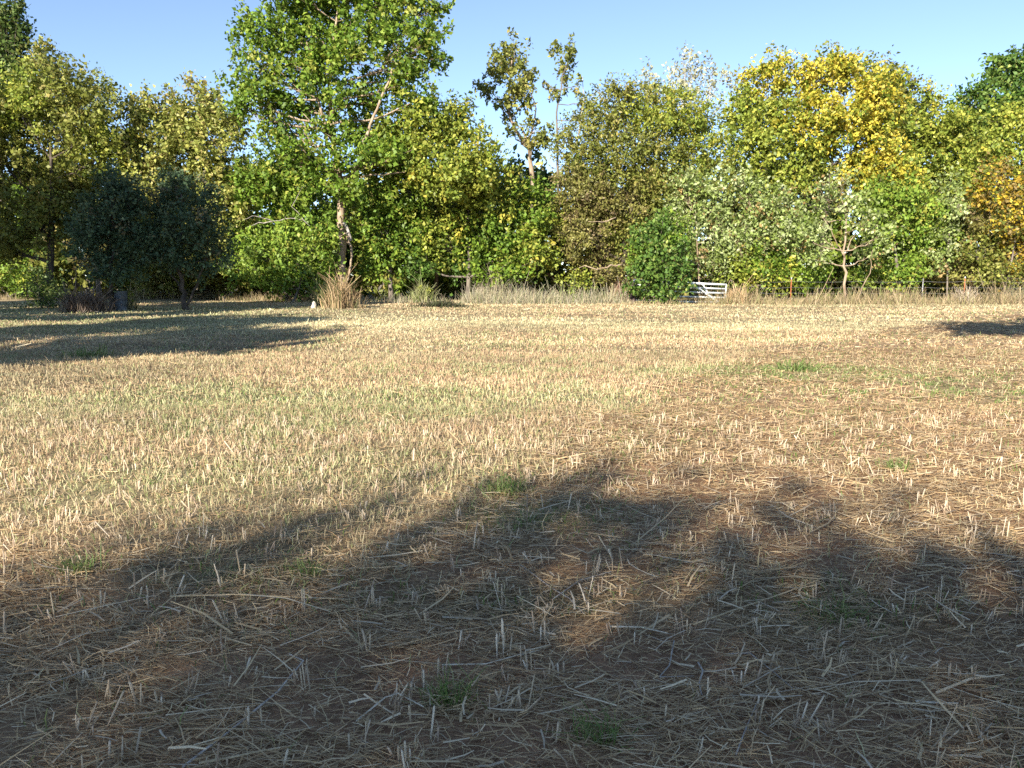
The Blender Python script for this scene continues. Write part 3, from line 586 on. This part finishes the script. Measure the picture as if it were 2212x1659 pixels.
def field_grass():
    rng = np.random.default_rng(11)
    P = []; H = []; Wd = []; Tl = []; Az = []; K = []
    PG = []; HG = []; WG = []; TG = []; AG = []; KG = []
    PL = []; HL = []; WL = []; TL = []; AL = []; KL = []
    #      y0, y1, stubble, height, width, litter, llen, lwid
    bands = [(1.9, 3.6, 900, .06, .0034, 4200, .11, .0036), (3.6, 6, 1700, .056, .0045, 3200, .11, .0044), (6, 10, 1900, .056, .007, 1900, .12, .0075),
             (10, 17, 900, .056, .012, 700, .14, .012), (17, 28, 300, .052, .022, 200, .17, .022), (28, 50, 70, .054, .042, 36, .2, .045)]
    for y0, y1, ds, hh, ww, dl, ll, lw in bands:
        x, y = zone(rng, y0, y1, ds); ly, gr, ba, to = field(x, y)
        # rows / tufts
        tuft = fbm(x * 5, y * 5, 71, 2)
        keep = rng.random(len(x)) < (1 - .8 * ly) * (.5 + .8 * sstep(.35, .62, tuft)) * (1 - .6 * ba)
        x, y, ly, gr, ba, to = [a[keep] for a in (x, y, ly, gr, ba, to)]; n = len(x)
        # pull stems together into tufts
        cx = np.round(x / .05) * .05; cyy = np.round(y / .05) * .05
        x = x * .55 + cx * .45; y = y * .55 + cyy * .45
        h = hh * rng.lognormal(-.12, .38, n); isg = rng.random(n) < gr * .72
        c = pick(rng, n, STR_PAL, [4, 3, 3, 2, 2]) * worn(x, y)[:, None] * (1 + (to[:, None] - .5) * np.array([.16, -.06, -.04])) * rng.uniform(.75, 1.25, (n, 1))
        cg = pick(rng, n, [(.3, .31, .14), (.36, .35, .18), (.24, .27, .1), (.4, .38, .22)], [3, 3, 2, 2]); c = np.where(isg[:, None], cg * rng.uniform(.8, 1.25, (n, 1)), c)
        P.append(np.stack([x, y, height(x, y) - .005], 1)); H.append(h); Wd.append(ww * rng.uniform(.6, 1.4, n)); Tl.append(np.abs(rng.normal(0, .5, n))); Az.append(rng.uniform(0, 6.283, n)); K.append(c)
        # lying straw
        x, y = zone(rng, y0, y1, dl); ly, gr, ba, to = field(x, y)
        mat_ = fbm(x * 1.6 + 3, y * 3.2, 81, 3)
        keep = rng.random(len(x)) < (.22 + .78 * ly) * (.45 + .85 * sstep(.36, .62, mat_)) * (1 - .6 * ba)
        x, y, ly, to = x[keep], y[keep], ly[keep], to[keep]; n = len(x)
        h = ll * rng.lognormal(-.45, .55, n); az = np.where(rng.random(n) < .55, rng.normal(0, .5, n) + np.where(rng.random(n) < .5, 0, math.pi), rng.uniform(0, 6.283, n))
        c = pick(rng, n, LIT_PAL, [4, 3, 3, 3, 1.4, 2]) * rng.uniform(.7, 1.2, (n, 1))
        PL.append(np.stack([x, y, height(x, y) + .004 + rng.random(n) ** 2 * .035], 1)); HL.append(h); WL.append(lw * rng.uniform(.5, 1.5, n)); TL.append(math.pi / 2 - rng.normal(.02, .13, n)); AL.append(az); KL.append(c)
        # green blades
        x, y = zone(rng, y0, y1, ds * .5); ly, gr, ba, to = field(x, y)
        keep = rng.random(len(x)) < gr * (.25 + .75 * ly) * sstep(.3, .6, fbm(x * 3, y * 3, 91, 2)); x, y, gr = x[keep], y[keep], gr[keep]; n = len(x)
        PG.append(np.stack([x, y, height(x, y) - .004], 1)); HG.append(hh * 1.0 * rng.lognormal(-.1, .3, n)); WG.append(ww * 1.25 * rng.uniform(.7, 1.3, n)); TG.append(np.abs(rng.normal(.1, .5, n))); AG.append(rng.uniform(0, 6.283, n))
        KG.append(pick(rng, n, GRN_PAL, [3, 3, 2, 1.2]) * rng.uniform(.75, 1.25, (n, 1)))
    cat = np.concatenate
    o = blades('cut_stubble', cat(P), cat(H), cat(Wd), cat(Tl), cat(Az), cat(K), STRAW, .2, rng); tag(o, 'short pale cut stubble standing all over the field', 'stubble', kind='stuff')
    o = blades('straw_litter', cat(PL), cat(HL), cat(WL), cat(TL), cat(AL), cat(KL), STRAW, .14, rng); tag(o, 'loose dry straw strewn flat over the bare soil', 'straw', kind='stuff')
    o = blades('green_grass', cat(PG), cat(HG), cat(WG), cat(TG), cat(AG), cat(KG), GRASS, .4, rng); tag(o, 'short green grass regrowing in patches among the stubble', 'grass', kind='stuff')
    x, y = zone(rng, 1.9, 9, 75); n = len(x); ly, gr, ba, to = field(x, y); keep = rng.random(n) < .2 + .8 * ly; x, y = x[keep], y[keep]; n = len(x)
    az = np.where(rng.random(n) < .6, rng.normal(0, .45, n) + np.where(rng.random(n) < .5, 0, math.pi), rng.uniform(0, 6.283, n))
    o = blades('broad_straw', np.stack([x, y, height(x, y) + .012 + rng.random(n) * .035], 1), rng.lognormal(math.log(.12), .5, n), rng.uniform(.005, .011, n), math.pi / 2 - rng.normal(.04, .16, n), az,
               pick(rng, n, [(.6, .45, .25), (.7, .56, .36), (.5, .35, .18), (.56, .46, .32)], [3, 2, 3, 2]) * rng.uniform(.8, 1.15, (n, 1)), STRAW, .1, rng)
    tag(o, 'broad pale straw pieces lying loose in the foreground', 'straw', kind='stuff')
    # thick cut stems near the camera: pale tubes in little rows
    x, y = zone(rng, 1.9, 9, 20); ly, gr, ba, to = field(x, y); keep = rng.random(len(x)) < .8 - .5 * ba * .6; x, y = x[keep], y[keep]
    m = []; KK = []
    rep = rng.integers(2, 7, len(x)); ci = np.repeat(np.arange(len(x)), rep); n = len(ci)
    pos = np.stack([x[ci] + rng.normal(0, .022, n), y[ci] + rng.normal(0, .016, n), np.zeros(n)], 1); pos[:, 2] = height(pos[:, 0], pos[:, 1]) - .01
    lean = rng.uniform(0, 6.283, len(x))[ci] + rng.normal(0, .5, n); tl = np.abs(rng.normal(.28, .25, n))
    d = np.stack([np.sin(tl) * np.cos(lean), np.sin(tl) * np.sin(lean), np.cos(tl)], 1)
    h = rng.lognormal(math.log(.07), .35, n); r = rng.uniform(.0018, .0046, n)
    u = nrm(np.cross(d, np.array([1., .3, 0]))); v = np.cross(d, u); ring = []
    for k in range(4):
        a = k * math.pi / 2; ring.append(u * math.cos(a) + v * math.sin(a))
    top = pos + d * h[:, None]
    V = np.stack([pos + ring[k] * r[:, None] for k in range(4)] + [top + ring[k] * r[:, None] * .95 + d * (r * 2 * math.cos(k * 1.57))[:, None] for k in range(4)], 1).reshape(-1, 3)
    b = np.arange(n)[:, None] * 8
    Q = np.concatenate([b + np.array([k, (k + 1) % 4, 4 + (k + 1) % 4, 4 + k]) for k in range(4)] + [b + np.array([4, 5, 6, 7])])
    c = pick(rng, n, [(.6, .47, .31), (.52, .4, .27), (.7, .58, .42), (.42, .3, .2)], [3, 3, 2, 2]) * rng.uniform(.8, 1.15, (n, 1))
    o = obj('stubble_stems', mesh_np('stubble_stems', V, Q, None, np.repeat(c, 8, axis=0), STRAW, False)); tag(o, 'thick pale cut stems in small clusters in the foreground', 'stubble', kind='stuff')
field_grass()

# tall dry weeds along the foot of the wood
def weeds():
    rng = np.random.default_rng(23); P = []; H = []; K = []; Wd = []
    segs = [(1000, 1210, 46, 1.05, 2000, 'g'), (1190, 1360, 45.5, .85, 1400, 'g'), (860, 1010, 47, .45, 500, 'g'), (1500, 1720, 44.9, .7, 1500, 't'), (1700, 2320, 45.3, .8, 4600, 't'), (480, 700, 53, .5, 1000, 't'), (280, 520, 56, .7, 1500, 't'), (770, 880, 47, .4, 400, 'g'), (-60, 60, 54, .4, 250, 't'), (1340, 1480, 43.7, .3, 500, 't')]
    for a, b, D, h, n, kd in segs:
        px = rng.uniform(a, b, n); y = D + rng.normal(0, .7, n); x = (px - 1106) / FPX * D
        P.append(np.stack([x, y, height(x, y) - .02], 1)); cl = .35 + 1.3 * noise(x * .9, y * .9, 5) * noise(x * 2.7, y * 2.7, 6) ** .5
        H.append(h * cl * rng.lognormal(-.1, .35, n)); Wd.append(rng.uniform(.012, .035, n))
        pal = [(.36, .33, .22), (.42, .34, .22), (.26, .26, .14), (.3, .27, .2), (.2, .24, .09)] if kd == 'g' else [(.34, .25, .14), (.28, .23, .12), (.22, .22, .09), (.42, .33, .2), (.18, .14, .09)]
        K.append(pick(rng, n, pal, [3, 3, 2, 2, 1]) * rng.uniform(.75, 1.2, (n, 1)))
    c = np.concatenate; P = c(P); n = len(P)
    o = blades('tall_dry_grass', P, c(H), c(Wd), np.abs(rng.normal(0, .25, n)), rng.uniform(0, 6.28, n), c(K), STRAW, .3, rng)
    tag(o, 'tall tangled dry grass along the foot of the trees', 'grass', kind='stuff')
weeds()
def weed_clump(label, px, py, wpx, hpx, n, pal, wt=None, wid=(.015, .04), mat=STRAW, name='weed_clump', tilt=.22, leaves=0, seed=0):
    rng = np.random.default_rng(300 + seed); g = G(px, py); D = g[1]; s = D / FPX
    root = empty(name, (g[0], g[1], float(height(*g))), label, 'weeds')
    P = np.stack([rng.normal(0, wpx * s * .42, n), rng.normal(0, wpx * s * .3, n), np.full(n, -.02)], 1)
    edge = 1 - .55 * np.clip(np.abs(P[:, 0]) / (wpx * s), 0, 1)
    h = hpx * s * edge * rng.lognormal(-.25, .35, n)
    az = np.where(rng.random(n) < .6, np.arctan2(P[:, 1], P[:, 0]), rng.uniform(0, 6.28, n))
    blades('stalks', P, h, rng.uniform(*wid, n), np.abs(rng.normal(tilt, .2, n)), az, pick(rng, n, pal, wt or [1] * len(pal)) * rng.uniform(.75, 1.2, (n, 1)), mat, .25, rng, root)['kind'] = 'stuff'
    if leaves:
        V, K, _ = scatter(rng, [(np.array([0, 0, hpx * s * .55]), (wpx * s * .7, wpx * s * .6, hpx * s * .4), 'ygreen')], leaves, 26, .1, (.2, .5))
        obj('foliage', crown_mesh('foliage', V, K, np.zeros(3)), root)
DRY = [(.5, .34, .18), (.42, .3, .16), (.3, .2, .11), (.56, .42, .25)]
weed_clump('clump of tall orange-tan dry stalks in front of the tallest tree', 738, 668, 40, 66, 620, [(.4, .27, .14), (.33, .23, .12), (.24, .17, .09), (.46, .34, .2), (.2, .2, .08)], seed=1, tilt=.08)
weed_clump('dull green weeds at the left of the dry stalk clump', 697, 664, 16, 58, 220, [(.14, .18, .06), (.2, .22, .09), (.3, .26, .15)], leaves=8, seed=2)
weed_clump('pale yellow-green feathery weed by the dark hollow', 912, 655, 26, 48, 420, [(.3, .32, .14), (.36, .34, .18), (.24, .27, .1)], leaves=10, seed=3)
weed_clump('grey-tan weed stand right of the shade strip drawn as dark grass', 1060, 650, 40, 56, 460, [(.4, .36, .26), (.32, .28, .2), (.46, .4, .3)], seed=4)
weed_clump('tall grey leafless weed stems before the broad tree', 1115, 648, 42, 74, 130, [(.42, .38, .34), (.34, .3, .27), (.5, .46, .4)], seed=5, tilt=.12)
weed_clump('reddish dead weeds beside the wooden gate post', 1340, 650, 26, 52, 420, [(.3, .17, .13), (.36, .22, .16), (.25, .16, .1)], seed=6)
weed_clump('tall dry weeds in front of the gate end', 1590, 657, 40, 40, 420, DRY, seed=7)
weed_clump('pale dry weeds around the rusty fence post', 2085, 657, 24, 36, 260, [(.5, .42, .32), (.4, .32, .24)], seed=8)
weed_clump('arching grey-green weed right of the rusty fence post', 2185, 652, 22, 52, 200, [(.3, .32, .2), (.4, .38, .26)], seed=9, tilt=.4)
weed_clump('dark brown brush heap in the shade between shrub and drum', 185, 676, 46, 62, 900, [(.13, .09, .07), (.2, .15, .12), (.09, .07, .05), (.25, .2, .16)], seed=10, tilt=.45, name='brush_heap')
weed_clump('dry weeds leaning against the grey drum', 282, 672, 18, 44, 200, [(.2, .2, .1), (.3, .26, .15)], leaves=8, seed=11)
weed_clump('strip of shade drawn as low dark grass at the field edge below the hollow', 950, 664, 62, 14, 1500, [(.06, .07, .03), (.09, .09, .045), (.05, .045, .03)], wid=(.03, .06), seed=12, name='shade_strip_grass', tilt=.5)  # blades coloured near-black to stand in for a strip of shade
weed_clump('low green weeds left of the gate post', 1300, 656, 36, 16, 380, [(.17, .22, .08), (.24, .26, .12)], seed=13)

# green tufts in the foreground, each one to be seen
def tuft(label, px, py, hm, n, r, pal=None, seed=0):
    rng = np.random.default_rng(500 + seed); g = G(px, py)
    root = empty('grass_tuft', (g[0], g[1], float(height(*g))), label, 'grass tuft', 'green tufts in the cut field')
    P = np.stack([rng.normal(0, r, n), rng.normal(0, r * .8, n), np.full(n, -.006)], 1)
    az = np.arctan2(P[:, 1], P[:, 0]) + rng.normal(0, .5, n)
    blades('blades', P, hm * rng.lognormal(-.1, .3, n), rng.uniform(.0025, .0055, n) * max(1, g[1] / 4), np.abs(rng.normal(.45, .3, n)), az, pick(rng, n, pal or GRN_PAL, [3, 3, 2, 1][:len(pal or GRN_PAL)]) * rng.uniform(.7, 1.2, (n, 1)), GRASS, .35, rng, root)
tuft('green grass tuft low in the centre foreground shade', 975, 1508, .11, 130, .035, seed=1)
tuft('green tuft on the bare soil near the bottom, right of centre', 1300, 1590, .11, 110, .035, seed=2)
tuft('dark green tuft at the very tip of the foreground shadow', 1095, 1062, .14, 170, .07, seed=3)
tuft('lone dark green tuft in the sunny grass at left, below the tree shade', 190, 768, .2, 160, .22, seed=4)
tuft('green tuft in the right foreground shade', 1800, 1325, .08, 150, .07, seed=5)
tuft('small yellowish green tuft at the left shadow edge', 660, 1245, .09, 90, .04, seed=6)
tuft('small green tuft on the sunlit straw at right', 1935, 1020, .12, 80, .05, seed=7)
tuft('bright green tuft, tallest in the green strip at right', 1715, 800, .22, 150, .16, seed=8)
tuft('green tuft in the left foreground near the shadow edge', 165, 1235, .1, 120, .06, seed=9)

# the long loose stalks that can be told apart
def stalk(label, pts, r, col, seed):
    rng = np.random.default_rng(700 + seed); P = []
    for i, (a, b) in enumerate(pts):
        g = G(a, b); P.append((g[0], g[1], float(height(*g)) + .022 + .012 * rng.random()))
    P = np.array(P); tt = np.linspace(0, len(P) - 1, (len(P) - 1) * 4 + 1); i0 = np.minimum(tt.astype(int), len(P) - 2); f = (tt - i0)[:, None]
    Q = P[i0] * (1 - f) + P[i0 + 1] * f; o = Q[0].copy()
    m = MB(); m.tube(Q - o, np.linspace(r * .72, r * .45, len(Q)), 6, rng, .15)
    me = m.mesh('dry_stalk', col)
    tag(obj('dry_stalk', me, None, o), label, 'stalk', 'long dry stalks lying in the foreground')
S1 = noisy_mat('stalk_gold', (.42, .31, .17), (.6, .47, .29), 30); S2 = noisy_mat('stalk_grey', (.28, .24, .2), (.5, .44, .37), 30); S3 = noisy_mat('stalk_pale', (.5, .42, .3), (.72, .63, .48), 30)
stalk('longest straight tan stalk lying level across the left foreground', [(368, 1303), (500, 1299), (620, 1303), (758, 1309)], .006, S1, 1)
stalk('long grey twig slanting up from the lower left, tip bent over', [(395, 1655), (520, 1560), (600, 1500), (656, 1440), (625, 1425)], .0065, S2, 2)
stalk('tan stalk lying level left of the lower green tuft, tip at centre', [(845, 1407), (960, 1375), (1068, 1354)], .0045, S1, 3)
stalk('sharply bent tan stalk, an upside-down V, left of the centre tuft', [(770, 1560), (832, 1512), (860, 1502), (915, 1532)], .005, S3, 4)
stalk('thin pale curved stalk lying above the centre tuft', [(955, 1440), (1050, 1436), (1120, 1420), (1165, 1406)], .0045, S3, 5)
stalk('thick pale stalk lying level right of centre', [(1318, 1356), (1385, 1360), (1442, 1372)], .006, S3, 6)
stalk('grey crooked stick standing out on bare soil right of centre', [(1456, 1388), (1446, 1440), (1424, 1464), (1500, 1458)], .0045, S2, 7)
stalk('short whitish crooked stick pointing towards the viewer', [(1508, 1432), (1518, 1452), (1510, 1480), (1516, 1500)], .006, S2, 8)
stalk('long tan stalk slanting through the right foreground', [(1498, 1352), (1600, 1318), (1700, 1285), (1802, 1250)], .006, S1, 9)
stalk('grey twig slanting down right from the shadow middle', [(1125, 1228), (1190, 1275), (1230, 1300), (1262, 1330)], .0045, S2, 10)
stalk('grey twig slanting up right in the shadow middle', [(1195, 1300), (1250, 1262), (1320, 1245)], .0045, S2, 11)
stalk('thin grey twig arching down at lower right', [(1570, 1412), (1620, 1408), (1665, 1445), (1712, 1488)], .004, S2, 12)
stalk('thin tan stalk lying level in the far right foreground', [(1870, 1434), (1940, 1440), (2045, 1447)], .0045, S1, 13)
stalk('grey forked-looking twig standing near the bottom right', [(1590, 1632), (1608, 1580), (1640, 1505)], .0045, S2, 14)
stalk('short thick pale stalk lying near the lower right corner', [(1978, 1512), (2030, 1516), (2070, 1521)], .006, S3, 15)
stalk('long tan stalk at the bottom edge left of centre', [(430, 1652), (500, 1640), (560, 1625), (640, 1612)], .006, S1, 16)
